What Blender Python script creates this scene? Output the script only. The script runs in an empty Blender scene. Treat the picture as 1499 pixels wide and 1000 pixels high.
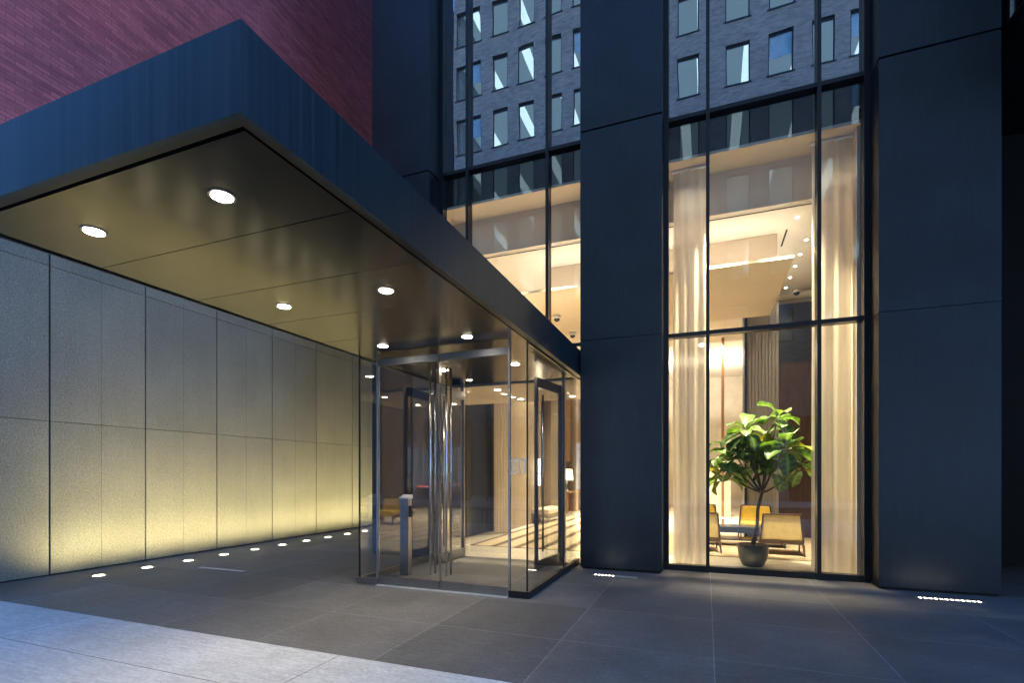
import bpy, bmesh, math, random
from mathutils import Vector, Matrix
random.seed(7)
R = math.radians
PI = math.pi
scene = bpy.context.scene
COL = scene.collection

# ------------------------------------------------------------------ helpers
def root_loc(o):
    v = Vector((0, 0, 0))
    while o is not None:
        v = v + o.location
        o = o.parent
    return v

class MB:
    """collects shapes in world coordinates, links them as ONE mesh object"""
    def __init__(s):
        s.bm = bmesh.new()
    def box(s, x0, x1, y0, y1, z0, z1, bev=0.0):
        bm = bmesh.new()
        bmesh.ops.create_cube(bm, size=1)
        for v in bm.verts:
            v.co = Vector(((x0 + x1) / 2 + v.co.x * (x1 - x0), (y0 + y1) / 2 + v.co.y * (y1 - y0), (z0 + z1) / 2 + v.co.z * (z1 - z0)))
        if bev > 0:
            bmesh.ops.bevel(bm, geom=list(bm.edges), offset=bev, segments=2, affect='EDGES', profile=0.6)
        s.join(bm)
        return s
    def join(s, bm, mat=None):
        if mat is not None:
            bmesh.ops.transform(bm, matrix=mat, verts=bm.verts)
        me = bpy.data.meshes.new('tmp')
        bm.to_mesh(me); bm.free()
        s.bm.from_mesh(me)
        bpy.data.meshes.remove(me)
        return s
    def hexa(s, c):
        """box from 8 corners: bottom 4 (ccw) then top 4"""
        vs = [s.bm.verts.new(p) for p in c]
        for f in ((3, 2, 1, 0), (4, 5, 6, 7), (0, 1, 5, 4), (1, 2, 6, 5), (2, 3, 7, 6), (3, 0, 4, 7)):
            s.bm.faces.new([vs[i] for i in f])
        return s
    def tube(s, p, q, r0, r1=None, n=12):
        p, q = Vector(p), Vector(q)
        r1 = r0 if r1 is None else r1
        d = (q - p)
        bm = bmesh.new()
        bmesh.ops.create_cone(bm, cap_ends=True, segments=n, radius1=r0, radius2=r1, depth=d.length)
        m = Matrix.Translation((p + q) / 2) @ d.to_track_quat('Z', 'Y').to_matrix().to_4x4()
        for f in bm.faces: f.smooth = len(f.verts) == 4
        return s.join(bm, m)
    def path(s, pts, r0, r1, n=8):
        """a smooth tapered tube along points"""
        pts = [Vector(p) for p in pts]
        rings = []
        for i, p in enumerate(pts):
            d = (pts[min(i + 1, len(pts) - 1)] - pts[max(i - 1, 0)]).normalized()
            q = d.to_track_quat('Z', 'Y')
            r = r0 + (r1 - r0) * i / (len(pts) - 1)
            rings.append([s.bm.verts.new(p + q @ Vector((r * math.cos(2 * PI * k / n), r * math.sin(2 * PI * k / n), 0))) for k in range(n)])
        for a, b in zip(rings, rings[1:]):
            for k in range(n):
                f = s.bm.faces.new((a[k], a[(k + 1) % n], b[(k + 1) % n], b[k])); f.smooth = True
        s.bm.faces.new(list(reversed(rings[0]))); s.bm.faces.new(rings[-1])
        return s
    def lathe(s, cx, cy, prof, n=40):
        rings = []
        for r, z in prof:
            rings.append([s.bm.verts.new((cx + r * math.cos(2 * PI * k / n), cy + r * math.sin(2 * PI * k / n), z)) for k in range(n)])
        for a, b in zip(rings, rings[1:]):
            for k in range(n):
                f = s.bm.faces.new((a[k], a[(k + 1) % n], b[(k + 1) % n], b[k])); f.smooth = True
        s.bm.faces.new(list(reversed(rings[0]))); s.bm.faces.new(rings[-1])
        return s
    def build(s, name, mat, parent=None):
        me = bpy.data.meshes.new(name)
        off = root_loc(parent) if parent is not None else Vector((0, 0, 0))
        if off.length > 0:
            bmesh.ops.translate(s.bm, vec=-off, verts=s.bm.verts)
        bmesh.ops.recalc_face_normals(s.bm, faces=s.bm.faces)
        s.bm.to_mesh(me); s.bm.free()
        o = bpy.data.objects.new(name, me)
        me.materials.append(mat)
        COL.objects.link(o)
        if parent is not None: o.parent = parent
        return o

def box(name, mat, parent, x0, x1, y0, y1, z0, z1, bev=0.0):
    return MB().box(x0, x1, y0, y1, z0, z1, bev).build(name, mat, parent)

def tag(o, label, cat, group=None):
    o['label'] = label; o['category'] = cat
    if group: o['group'] = group
    return o

def thing(name, label, cat, loc=(0, 0, 0), group=None):
    o = bpy.data.objects.new(name, None); COL.objects.link(o)
    o.location = loc; o.empty_display_size = 0.2
    return tag(o, label, cat, group)

def struct(o):
    o['kind'] = 'structure'; return o

def copy_tree(o, parent=None):
    c = o.copy(); COL.objects.link(c)
    if parent is not None: c.parent = parent
    for ch in list(o.children): copy_tree(ch, c)
    return c

# ------------------------------------------------------------------ materials
def new_mat(name):
    m = bpy.data.materials.new(name); m.use_nodes = True
    nt = m.node_tree; nt.nodes.clear()
    out = nt.nodes.new('ShaderNodeOutputMaterial')
    return m, nt, out

def N(nt, t, **kw):
    n = nt.nodes.new(t)
    for k, v in kw.items(): setattr(n, k, v)
    return n

def coords(nt, scale=(1, 1, 1)):
    """world position (all meshes of the setting carry world coordinates)"""
    g = N(nt, 'ShaderNodeNewGeometry'); mp = N(nt, 'ShaderNodeMapping')
    mp.inputs['Scale'].default_value = scale
    nt.links.new(g.outputs['Position'], mp.inputs['Vector'])
    return mp.outputs['Vector']

def noise(nt, vec, scale, detail=4, rough=0.55):
    n = N(nt, 'ShaderNodeTexNoise')
    n.inputs['Scale'].default_value = scale; n.inputs['Detail'].default_value = detail
    n.inputs['Roughness'].default_value = rough
    nt.links.new(vec, n.inputs['Vector'])
    return n.outputs['Fac']

def ramp(nt, fac, stops):
    r = N(nt, 'ShaderNodeValToRGB')
    e = r.color_ramp.elements
    while len(e) < len(stops): e.new(0.5)
    for k, (p, c) in enumerate(stops):
        e[k].position = p
        e[k].color = (c, c, c, 1) if isinstance(c, (int, float)) else (*c, 1)
    nt.links.new(fac, r.inputs['Fac'])
    return r.outputs['Color']

def mixc(nt, a, b, fac, mode='MIX'):
    m = N(nt, 'ShaderNodeMixRGB', blend_type=mode)
    for s, v in (('Fac', fac), ('Color1', a), ('Color2', b)):
        if hasattr(v, 'links'): nt.links.new(v, m.inputs[s])
        elif isinstance(v, (int, float)): m.inputs[s].default_value = v
        else: m.inputs[s].default_value = (*v, 1)
    return m.outputs['Color']

def bump(nt, h, strength, dist=0.01):
    b = N(nt, 'ShaderNodeBump')
    b.inputs['Strength'].default_value = strength; b.inputs['Distance'].default_value = dist
    nt.links.new(h, b.inputs['Height'])
    return b.outputs['Normal']

def principled(nt, out, color, rough=0.5, metal=0.0, normal=None, spec=None):
    p = N(nt, 'ShaderNodeBsdfPrincipled')
    for s, v in (('Base Color', color), ('Roughness', rough), ('Metallic', metal)):
        if hasattr(v, 'links'): nt.links.new(v, p.inputs[s])
        elif isinstance(v, (int, float)) and s != 'Base Color': p.inputs[s].default_value = v
        else: p.inputs[s].default_value = (*v, 1)
    if normal is not None: nt.links.new(normal, p.inputs['Normal'])
    if spec is not None: p.inputs['Specular IOR Level'].default_value = spec
    nt.links.new(p.outputs['BSDF'], out.inputs['Surface'])
    return p

def simple(name, color, rough=0.5, metal=0.0, var=0.12, vscale=3.0, scale=(1, 1, 1), bmp=0.0, bscale=60, spec=None):
    m, nt, out = new_mat(name)
    v = coords(nt, scale)
    f = noise(nt, v, vscale)
    a = tuple(c * (1 - var) for c in color); b = tuple(min(1, c * (1 + var)) for c in color)
    c = ramp(nt, f, [(0.3, a), (0.7, b)])
    nrm = bump(nt, noise(nt, v, bscale), bmp) if bmp > 0 else None
    principled(nt, out, c, rough, metal, nrm, spec)
    return m

def emit(name, color, strength):
    m, nt, out = new_mat(name)
    e = N(nt, 'ShaderNodeEmission'); e.inputs['Color'].default_value = (*color, 1); e.inputs['Strength'].default_value = strength
    nt.links.new(e.outputs['Emission'], out.inputs['Surface'])
    return m

def glass(name, tint, base, edge, gcol=(1, 1, 1), waves=0.0, wscale=0.35):
    """architectural pane: clear view plus a mirror reflection that grows at grazing angles"""
    m, nt, out = new_mat(name)
    t = N(nt, 'ShaderNodeBsdfTransparent'); t.inputs['Color'].default_value = (*tint, 1)
    g = N(nt, 'ShaderNodeBsdfGlossy'); g.inputs['Roughness'].default_value = 0.0; g.inputs['Color'].default_value = (*gcol, 1)
    lw = N(nt, 'ShaderNodeLayerWeight'); lw.inputs['Blend'].default_value = 0.5
    pw = N(nt, 'ShaderNodeMath', operation='POWER'); pw.inputs[1].default_value = 3.0
    ml = N(nt, 'ShaderNodeMath', operation='MULTIPLY_ADD', use_clamp=True); ml.inputs[1].default_value = edge; ml.inputs[2].default_value = base
    nt.links.new(lw.outputs['Facing'], pw.inputs[0]); nt.links.new(pw.outputs[0], ml.inputs[0])
    if waves > 0:
        nrm = bump(nt, noise(nt, coords(nt), wscale, 1), waves, 0.02)
        nt.links.new(nrm, g.inputs['Normal'])
    mx = N(nt, 'ShaderNodeMixShader')
    nt.links.new(ml.outputs[0], mx.inputs['Fac']); nt.links.new(t.outputs[0], mx.inputs[1]); nt.links.new(g.outputs[0], mx.inputs[2])
    nt.links.new(mx.outputs[0], out.inputs['Surface'])
    return m

M = {}
# dark bronze-black aluminium cladding
def clad(name, color, rough, metal):
    m, nt, out = new_mat(name)
    v = coords(nt)
    f = noise(nt, v, 1.3, 5); f2 = noise(nt, coords(nt, (14, 14, 0.5)), 3.0, 4)
    c = ramp(nt, f, [(0.25, tuple(x * 0.85 for x in color)), (0.75, tuple(x * 1.15 for x in color))])
    c = mixc(nt, c, ramp(nt, f2, [(0.35, 0.8), (0.65, 1.12)]), 0.35, 'MULTIPLY')
    rr = ramp(nt, f, [(0.2, rough * 0.9), (0.8, rough * 1.12)])
    principled(nt, out, c, rr, metal, bump(nt, noise(nt, v, 220, 2), 0.03, 0.002))
    return m
M['clad'] = clad('clad_metal', (0.046, 0.054, 0.065), 0.41, 0.85)
M['clad_dark'] = clad('clad_dark', (0.03, 0.033, 0.038), 0.4, 0.3)
# canopy fascia: same metal with vertical run-off streaks
m, nt, out = new_mat('fascia_metal')
st = noise(nt, coords(nt, (34, 34, 0.35)), 1.0, 6, 0.7)
st2 = noise(nt, coords(nt, (5, 5, 0.2)), 1.0, 4, 0.6)
c = ramp(nt, st, [(0.30, (0.036, 0.062, 0.082)), (0.5, (0.048, 0.076, 0.098)), (0.72, (0.078, 0.102, 0.122))])
c = mixc(nt, c, ramp(nt, st2, [(0.3, 0.85), (0.7, 1.08)]), 0.6, 'MULTIPLY')
principled(nt, out, c, ramp(nt, st, [(0.3, 0.32), (0.7, 0.40)]), 0.85)
M['fascia'] = m
m, nt, out = new_mat('soffit_metal')
v = coords(nt)
principled(nt, out, ramp(nt, noise(nt, v, 0.9), [(0.3, (0.125, 0.113, 0.085)), (0.7, (0.15, 0.136, 0.102))]),
           ramp(nt, noise(nt, v, 2.5), [(0.3, 0.17), (0.7, 0.21)]), 1.0)
M['soffit'] = m
M['black'] = simple('black_gap', (0.006, 0.006, 0.007), 0.7)
M['frame'] = simple('window_frame_metal', (0.012, 0.014, 0.018), 0.35, 0.2)
M['steel'] = simple('brushed_steel', (0.55, 0.55, 0.56), 0.24, 1.0, 0.06, 6, (1, 1, 12))
M['steel_dull'] = simple('satin_steel_rail', (0.34, 0.335, 0.33), 0.34, 1.0, 0.08, 5)
M['bronze_dark'] = simple('dark_bronze_trim', (0.07, 0.064, 0.055), 0.35, 0.9)
M['rail'] = simple('satin_dark_rail', (0.16, 0.17, 0.19), 0.5, 0.9)
M['bronze'] = simple('satin_door_frame', (0.22, 0.215, 0.21), 0.32, 1.0)
M['glass'] = glass('clear_glass', (0.97, 0.975, 0.975), 0.042, 0.5)
M['glass_side'] = glass('clear_glass_side', (0.97, 0.975, 0.975), 0.035, 0.3)
M['glass_door'] = glass('door_glass', (0.97, 0.975, 0.975), 0.03, 0.45)
M['glass_upper'] = glass('reflective_glass', (0.55, 0.6, 0.65), 0.34, 0.5, (0.96, 0.97, 1.0), 0.13, 0.7)
M['glass_far'] = glass('office_window_glass', (0.9, 0.95, 0.96), 0.03, 0.12)
M['edge'] = simple('glass_edge', (0.01, 0.014, 0.016), 0.3)

# granite cladding with mica flecks
m, nt, out = new_mat('granite')
v = coords(nt)
f = noise(nt, v, 46, 4, 0.7); g2 = noise(nt, v, 120, 2, 0.5); g3 = noise(nt, v, 1.2, 3)
c = ramp(nt, f, [(0.34, (0.115, 0.108, 0.092)), (0.5, (0.16, 0.151, 0.130)), (0.66, (0.215, 0.203, 0.175))])
c = mixc(nt, c, (0.62, 0.61, 0.58), ramp(nt, g2, [(0.60, 0.0), (0.68, 0.75)]))
c = mixc(nt, c, ramp(nt, g3, [(0.3, 0.86), (0.7, 1.08)]), 0.7, 'MULTIPLY')
oi = N(nt, 'ShaderNodeObjectInfo')
c = mixc(nt, c, ramp(nt, oi.outputs['Random'], [(0.0, (0.90, 0.91, 0.93)), (1.0, (1.07, 1.06, 1.04))]), 1.0, 'MULTIPLY')
drip = noise(nt, coords(nt, (1, 5, 0.4)), 1.4, 5, 0.65)
c = mixc(nt, c, ramp(nt, drip, [(0.32, 0.86), (0.55, 1.0), (0.8, 1.05)]), 0.4, 'MULTIPLY')
principled(nt, out, c, 0.62, 0, bump(nt, f, 0.15, 0.004))
M['granite'] = m

# painted brick (wall in the YZ plane)
def brick(name, c1, c2, mortar, plane='YZ', bw=0.21, rh=0.068, worn=0.5):
    m, nt, out = new_mat(name)
    g = N(nt, 'ShaderNodeNewGeometry'); sp = N(nt, 'ShaderNodeSeparateXYZ'); cb = N(nt, 'ShaderNodeCombineXYZ')
    nt.links.new(g.outputs['Position'], sp.inputs[0])
    nt.links.new(sp.outputs['Y' if plane == 'YZ' else 'X'], cb.inputs[0]); nt.links.new(sp.outputs['Z'], cb.inputs[1])
    b = N(nt, 'ShaderNodeTexBrick')
    b.inputs['Scale'].default_value = 1; b.inputs['Brick Width'].default_value = bw; b.inputs['Row Height'].default_value = rh
    b.inputs['Mortar Size'].default_value = 0.006; b.inputs['Mortar Smooth'].default_value = 0.3
    b.inputs['Color1'].default_value = (*c1, 1); b.inputs['Color2'].default_value = (*c2, 1); b.inputs['Mortar'].default_value = (*mortar, 1)
    nt.links.new(cb.outputs[0], b.inputs['Vector'])
    w = noise(nt, coords(nt), 0.5, 6, 0.6); w2 = noise(nt, coords(nt, (1, 0.35, 3.5)), 1.6, 5, 0.7)
    c = mixc(nt, b.outputs['Color'], ramp(nt, w, [(0.3, 0.72), (0.7, 1.15)]), worn, 'MULTIPLY')
    c = mixc(nt, c, ramp(nt, w2, [(0.38, 0.55), (0.5, 1.0), (0.75, 1.15)]), worn * 0.8, 'MULTIPLY')
    principled(nt, out, c, 0.75, 0, bump(nt, b.outputs['Fac'], -0.6, 0.006))
    return m
M['redbrick'] = brick('red_painted_brick', (0.58, 0.135, 0.15), (0.41, 0.085, 0.105), (0.30, 0.07, 0.08), worn=0.75)
M['greybrick'] = brick('grey_brown_brick', (0.34, 0.29, 0.245), (0.22, 0.19, 0.165), (0.38, 0.34, 0.30), 'XZ', 0.3, 0.09, 0.6)

M['darkbrick'] = brick('dark_brick', (0.07, 0.062, 0.058), (0.05, 0.045, 0.042), (0.09, 0.085, 0.08), 'XZ', 0.3, 0.09, 0.5)
# paving: big dark stone slabs with pale joints
def slabs(name, sx, sy, ox, oy, c1, c2, joint, jw, stain, rough):
    m, nt, out = new_mat(name)
    g = N(nt, 'ShaderNodeNewGeometry'); mp = N(nt, 'ShaderNodeMapping')
    mp.inputs['Location'].default_value = (-ox, -oy, 0)
    nt.links.new(g.outputs['Position'], mp.inputs['Vector'])
    b = N(nt, 'ShaderNodeTexBrick', offset=0.0)
    b.inputs['Scale'].default_value = 1; b.inputs['Brick Width'].default_value = sx; b.inputs['Row Height'].default_value = sy
    b.inputs['Mortar Size'].default_value = jw; b.inputs['Mortar Smooth'].default_value = 0.4; b.inputs['Bias'].default_value = 0
    b.inputs['Color1'].default_value = (*c1, 1); b.inputs['Color2'].default_value = (*c2, 1); b.inputs['Mortar'].default_value = (*joint, 1)
    nt.links.new(mp.outputs[0], b.inputs['Vector'])
    v = coords(nt)
    a1 = noise(nt, v, 1.1, 6, 0.65); a2 = noise(nt, coords(nt, (1.0, 6, 1)), 5, 5, 0.7); a3 = noise(nt, v, 30, 5, 0.75)
    c = mixc(nt, b.outputs['Color'], ramp(nt, a1, [(0.3, 0.68), (0.7, 1.28)]), stain, 'MULTIPLY')
    c = mixc(nt, c, ramp(nt, a2, [(0.3, 0.78), (0.7, 1.22)]), 0.8, 'MULTIPLY')
    c = mixc(nt, c, ramp(nt, a3, [(0.3, 0.72), (0.7, 1.28)]), 0.8, 'MULTIPLY')
    spk = noise(nt, v, 26, 2, 0.5)
    c = mixc(nt, c, tuple(min(1, x * 2.2) for x in c2), ramp(nt, spk, [(0.735, 0.0), (0.76, 0.6)]))
    c = mixc(nt, c, tuple(x * 0.35 for x in c1), ramp(nt, noise(nt, coords(nt, (1, 1, 1)), 11, 2, 0.5), [(0.755, 0.0), (0.78, 0.8)]))
    principled(nt, out, c, ramp(nt, a1, [(0.3, rough * 0.85), (0.7, rough * 1.15)]), 0, bump(nt, a3, 0.12, 0.003), 0.25)
    return m
M['plaza'] = slabs('dark_stone_paving', 1.28, 1.16, 0.06, 4.39, (0.128, 0.120, 0.112), (0.180, 0.169, 0.158), (0.27, 0.262, 0.25), 0.0055, 0.9, 0.6)
M['sidewalk'] = slabs('pale_concrete', 3.2, 0.76, -2.82, 2.61, (0.56, 0.545, 0.525), (0.61, 0.59, 0.565), (0.16, 0.155, 0.15), 0.005, 0.6, 0.75)
M['asphalt'] = simple('asphalt', (0.05, 0.05, 0.052), 0.8, 0, 0.25, 2, bmp=0.3)
M['earth'] = simple('city_ground', (0.06, 0.06, 0.06), 0.9)
# lobby
M['lobby_floor'] = slabs('cream_stone_floor', 1.2, 0.9, 0, 8.25, (0.68, 0.62, 0.52), (0.72, 0.655, 0.56), (0.46, 0.42, 0.35), 0.003, 0.25, 0.25)
M['plaster'] = simple('warm_white_plaster', (0.66, 0.63, 0.57), 0.8, 0, 0.03)
M['tan_plaster'] = simple('tan_soffit', (0.50, 0.42, 0.33), 0.7, 0, 0.04, 0.8)
M['taupe'] = simple('taupe_bulkhead', (0.56, 0.49, 0.42), 0.75, 0, 0.06, 0.8)
M['panel'] = slabs('beige_wall_panel', 1.5, 1.0, 0, 0, (0.24, 0.195, 0.145), (0.26, 0.21, 0.155), (0.10, 0.08, 0.06), 0.004, 0.2, 0.5)
M['marble'] = simple('pale_veined_marble', (0.62, 0.56, 0.48), 0.3, 0, 0.16, 1.2)
M['greystone'] = simple('grey_fluted_stone', (0.30, 0.275, 0.255), 0.55, 0, 0.15, 2, (9, 9, 0.4))
M['walnut'] = simple('walnut_veneer', (0.07, 0.036, 0.024), 0.4, 0, 0.3, 3, (6, 6, 0.7))
M['oak'] = simple('warm_wood_trim', (0.40, 0.22, 0.11), 0.45, 0, 0.2, 3, (6, 6, 0.7))
m, nt, out = new_mat('sheer_curtain')
p = N(nt, 'ShaderNodeBsdfDiffuse'); t = N(nt, 'ShaderNodeBsdfTranslucent'); tr = N(nt, 'ShaderNodeBsdfTransparent')
cc = ramp(nt, noise(nt, coords(nt, (6, 6, 0.3)), 1.0, 2), [(0.3, (0.82, 0.75, 0.65)), (0.7, (0.88, 0.81, 0.71))])
nt.links.new(cc, p.inputs['Color']); nt.links.new(cc, t.inputs['Color'])
a = N(nt, 'ShaderNodeMixShader'); a.inputs[0].default_value = 0.55; b = N(nt, 'ShaderNodeMixShader'); b.inputs[0].default_value = 0.05
nt.links.new(p.outputs[0], a.inputs[1]); nt.links.new(t.outputs[0], a.inputs[2]); nt.links.new(a.outputs[0], b.inputs[1]); nt.links.new(tr.outputs[0], b.inputs[2])
nt.links.new(b.outputs[0], out.inputs['Surface'])
M['curtain'] = m
M['rug'] = simple('tan_wool_rug', (0.34, 0.26, 0.18), 0.95, 0, 0.25, 3, (1, 4, 1), 0.3, 90)
m, nt, out = new_mat('striped_rug')
w = N(nt, 'ShaderNodeTexWave', wave_type='BANDS', bands_direction='X'); w.inputs['Scale'].default_value = 0.62; w.inputs['Distortion'].default_value = 0.4
nt.links.new(coords(nt), w.inputs['Vector'])
principled(nt, out, ramp(nt, w.outputs['Fac'], [(0.0, (0.14, 0.09, 0.06)), (0.16, (0.16, 0.11, 0.07)), (0.2, (0.55, 0.44, 0.30)), (1.0, (0.60, 0.48, 0.33))]), 0.9)
M['stripes'] = m
M['yellow'] = simple('mustard_leather', (0.66, 0.45, 0.045), 0.45, 0, 0.12, 4, bmp=0.08)
M['backfab'] = simple('pale_gold_upholstery', (0.85, 0.68, 0.28), 0.7, 0, 0.08, 8, bmp=0.1, bscale=160)
M['chairwood'] = simple('dark_walnut_frame', (0.07, 0.04, 0.025), 0.4, 0, 0.3, 6)
M['white_fab'] = simple('cream_upholstery', (0.74, 0.66, 0.54), 0.8, 0, 0.05)
M['table_dark'] = simple('blue_black_lacquer', (0.025, 0.035, 0.055), 0.25)
M['white_top'] = simple('white_stone_top', (0.75, 0.73, 0.69), 0.3, 0, 0.06)
M['pot'] = simple('dark_grey_glazed_pot', (0.016, 0.018, 0.022), 0.4, 0, 0.15, 9)
M['soil'] = simple('bark_soil', (0.16, 0.075, 0.035), 0.95, 0, 0.5, 60, bmp=0.6)
M['bark'] = simple('grey_brown_bark', (0.10, 0.075, 0.055), 0.8, 0, 0.35, 30, bmp=0.3)
m, nt, out = new_mat('fig_leaf')
f = noise(nt, coords(nt), 5, 4)
at = N(nt, 'ShaderNodeAttribute', attribute_name='tint')
c = ramp(nt, at.outputs['Fac'], [(0.0, (0.018, 0.055, 0.032)), (0.5, (0.05, 0.125, 0.022)), (0.85, (0.17, 0.26, 0.02)), (1.0, (0.36, 0.24, 0.03))])
c = mixc(nt, c, ramp(nt, f, [(0.3, 0.5), (0.7, 1.05)]), 0.9, 'MULTIPLY')
c = mixc(nt, c, (0.24, 0.38, 0.12), N(nt, 'ShaderNodeAttribute', attribute_name='vein').outputs['Fac'])
p = N(nt, 'ShaderNodeBsdfPrincipled'); p.inputs['Roughness'].default_value = 0.38
nt.links.new(c, p.inputs['Base Color'])
t = N(nt, 'ShaderNodeBsdfTranslucent'); nt.links.new(mixc(nt, c, (1.6, 1.6, 0.6), 1.0, 'MULTIPLY'), t.inputs['Color'])
a = N(nt, 'ShaderNodeMixShader'); a.inputs[0].default_value = 0.26
nt.links.new(p.outputs[0], a.inputs[1]); nt.links.new(t.outputs[0], a.inputs[2]); nt.links.new(a.outputs[0], out.inputs['Surface'])
M['leaf'] = m
WARM = (1.0, 0.86, 0.55); AMBER = (1.0, 0.72, 0.42); YEL = (1.0, 0.86, 0.40)
M['lamp'] = emit('downlight_lens', (1.0, 0.86, 0.66), 14)
M['lamp_small'] = emit('small_downlight_lens', (1.0, 0.86, 0.66), 5)
M['uplamp'] = emit('ground_light_lens', (1.0, 0.93, 0.66), 3)
M['led'] = emit('led_row', (1.0, 0.84, 0.58), 2.2)
M['shade'] = emit('glowing_lamp_shade', (1.0, 0.78, 0.36), 1.3)
M['sconce'] = emit('lit_wall_lamp', (1.0, 0.84, 0.58), 3.0)
M['lensgrey'] = simple('frosted_light_cover', (0.50, 0.51, 0.53), 0.4)
M['white_plastic'] = simple('white_plastic', (0.75, 0.75, 0.75), 0.35, 0, 0.03)
m, nt, out = new_mat('etched_white_lettering')
p = N(nt, 'ShaderNodeBsdfDiffuse'); t = N(nt, 'ShaderNodeBsdfTranslucent'); a = N(nt, 'ShaderNodeMixShader'); a.inputs[0].default_value = 0.5
p.inputs['Color'].default_value = (0.95, 0.93, 0.9, 1); t.inputs['Color'].default_value = (0.95, 0.93, 0.9, 1)
nt.links.new(p.outputs[0], a.inputs[1]); nt.links.new(t.outputs[0], a.inputs[2]); nt.links.new(a.outputs[0], out.inputs['Surface'])
M['letters'] = m
M['office_lamp'] = emit('office_strip_lamp', (0.72, 0.92, 1.0), 0.45)
M['office_ceiling'] = emit('self_lit_office_ceiling', (0.50, 0.74, 0.86), 0.11)  # glow put into the ceiling material so the rooms read as lit
M['office_wall'] = simple('office_wall', (0.6, 0.62, 0.63), 0.8)
M['shop'] = emit('lit_shop_window', (0.55, 0.75, 1.0), 0.9)
M['shopred'] = emit('red_neon_strip', (1.0, 0.08, 0.06), 2.0)
M['streetlamp'] = emit('street_lamp_lens', (0.85, 0.92, 1.0), 60)

# ------------------------------------------------------------------ setting: ground
YF, YG, XL = 7.83, 8.30, -9.0          # column faces, window plane, granite face
g = MB().box(-400, 400, -400, 400, -1.2, -0.16).build('ground', M['earth']); struct(g)
g = MB().box(-120, 120, -10.4, -2.4, -0.155, -0.12).build('road', M['asphalt']); struct(g)
g = MB().box(-60, 60, -2.4, 3.37, -0.15, 0.0).build('sidewalk', M['sidewalk']); struct(g)
g = MB().box(-60, 60, -14.0, -10.4, -0.15, 0.0).build('far_sidewalk', M['sidewalk']); struct(g)
pz = MB()
pz.box(-60, 60, 3.374, 8.22, -0.15, 0.0)
pz.box(-60, -5.75, 8.22, 60, -0.15, 0.0)
pz.box(3.3, 60, 8.22, 60, -0.15, 0.0)
struct(pz.build('plaza_paving', M['plaza']))
struct(MB().box(-5.75, 3.3, 8.22, 25.0, -0.15, 0.006).build('lobby_floor', M['lobby_floor']))

# ------------------------------------------------------------------ granite wall (things: panels are its parts)
gw = thing('granite_wall', 'speckled granite panel wall washed yellow by ground lights beside the canopy', 'wall', (XL - .15, 7, 0))
box('backing_wall', M['black'], gw, XL - 0.27, XL - 0.05, 3.11, 18.0, 0, 5.72)
ys = [4.455 + 1.355 * k for k in range(-1, 11)]
for k in range(len(ys) - 1):
    for (z0, z1) in ((0.02, 2.273), (2.281, 4.557), (4.565, 5.75)):
        mb = MB(); ym = (ys[k] + ys[k + 1]) / 2
        mb.box(XL - 0.05, XL, ys[k] + 0.012, ym - 0.0015, z0, z1, 0.002)
        mb.box(XL - 0.05, XL, ym + 0.0015, ys[k + 1] - 0.012, z0, z1, 0.002)
        mb.build('granite_panel', M['granite'], gw)
box('coping', M['clad_dark'], gw, XL - 0.3, XL + 0.03, 3.09, 18.02, 5.752, 5.80)

# red brick party wall rising behind it
bb = thing('brick_building', 'tall red painted brick party wall rising behind the canopy and granite wall', 'building', (-12, 8, 0))
box('brick_wall', M['redbrick'], bb, -18, -9.31, 3.3, 30, 0, 28)
box('parapet', M['clad_dark'], bb, -18.1, -9.2, 3.2, 30.1, 28.003, 28.4)

# ------------------------------------------------------------------ the lobby building
tw = thing('office_tower', 'dark metal clad building with full height lobby windows between broad columns', 'building', (-1, 9, 0))
cols = [(-5.82, -4.60), (-1.86, -0.615), (2.10, 3.345)]
joints = [(0.03, 3.60), (3.606, 6.90), (6.93, 13.8), (13.83, 20.7), (20.73, 24)]
for (a, b_) in cols:
    mb = MB()
    for (z0, z1) in joints: mb.box(a, b_, YF, YG + 0.12, z0, z1, 0.004)
    c_ = mb.build('column', M['clad'], tw)
    box('column_core', M['black'], c_, a + 0.03, b_ - 0.03, YF + 0.03, YG + 0.1, 0, 23.9)
# window walls
def bay(x0, x1, mull, panes_from, name):
    fr = MB()
    w = 0.05
    fr.box(x0, x0 + 0.07, YG - 0.10, YG + 0.06, 0.0, 14)
    fr.box(x1 - 0.07, x1, YG - 0.10, YG + 0.06, 0.0, 14)
    edges = [x0 + 0.07] + [m for m in mull] + [x1 - 0.07]
    xs = []
    lo = x0 + 0.07
    for m_ in mull:
        xs.append((lo, m_ - w / 2)); lo = m_ + w / 2
        fr.box(m_ - w / 2, m_ + w / 2, YG - 0.12, YG + 0.06, panes_from, 14)
    xs.append((lo, x1 - 0.07))
    rows = [(0.0, 0.09), (3.625, 3.685), (7.0, 7.06), (13.94, 14.0)]
    for (z0, z1) in rows:
        if z1 < panes_from: continue
        for (a, b_) in xs: fr.box(a, b_, YG - 0.09, YG + 0.06, z0, z1)
    f = fr.build('window_frame', M['frame'], tw)
    for (a, b_) in xs:
        for k, (z0, z1) in enumerate(((0.09, 3.625), (3.685, 7.0), (7.06, 13.94))):
            if z1 < panes_from: continue
            o = MB().box(a, b_, YG - 0.012, YG, z0, z1).build('pane', M['glass_upper'] if k == 2 else M['glass'], f)
    return f
bay(-0.615, 2.10, [0.025, 1.492], 0, 'right')
bay(-4.60, -1.86, [-4.03, -2.521], 3.5, 'left')
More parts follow.
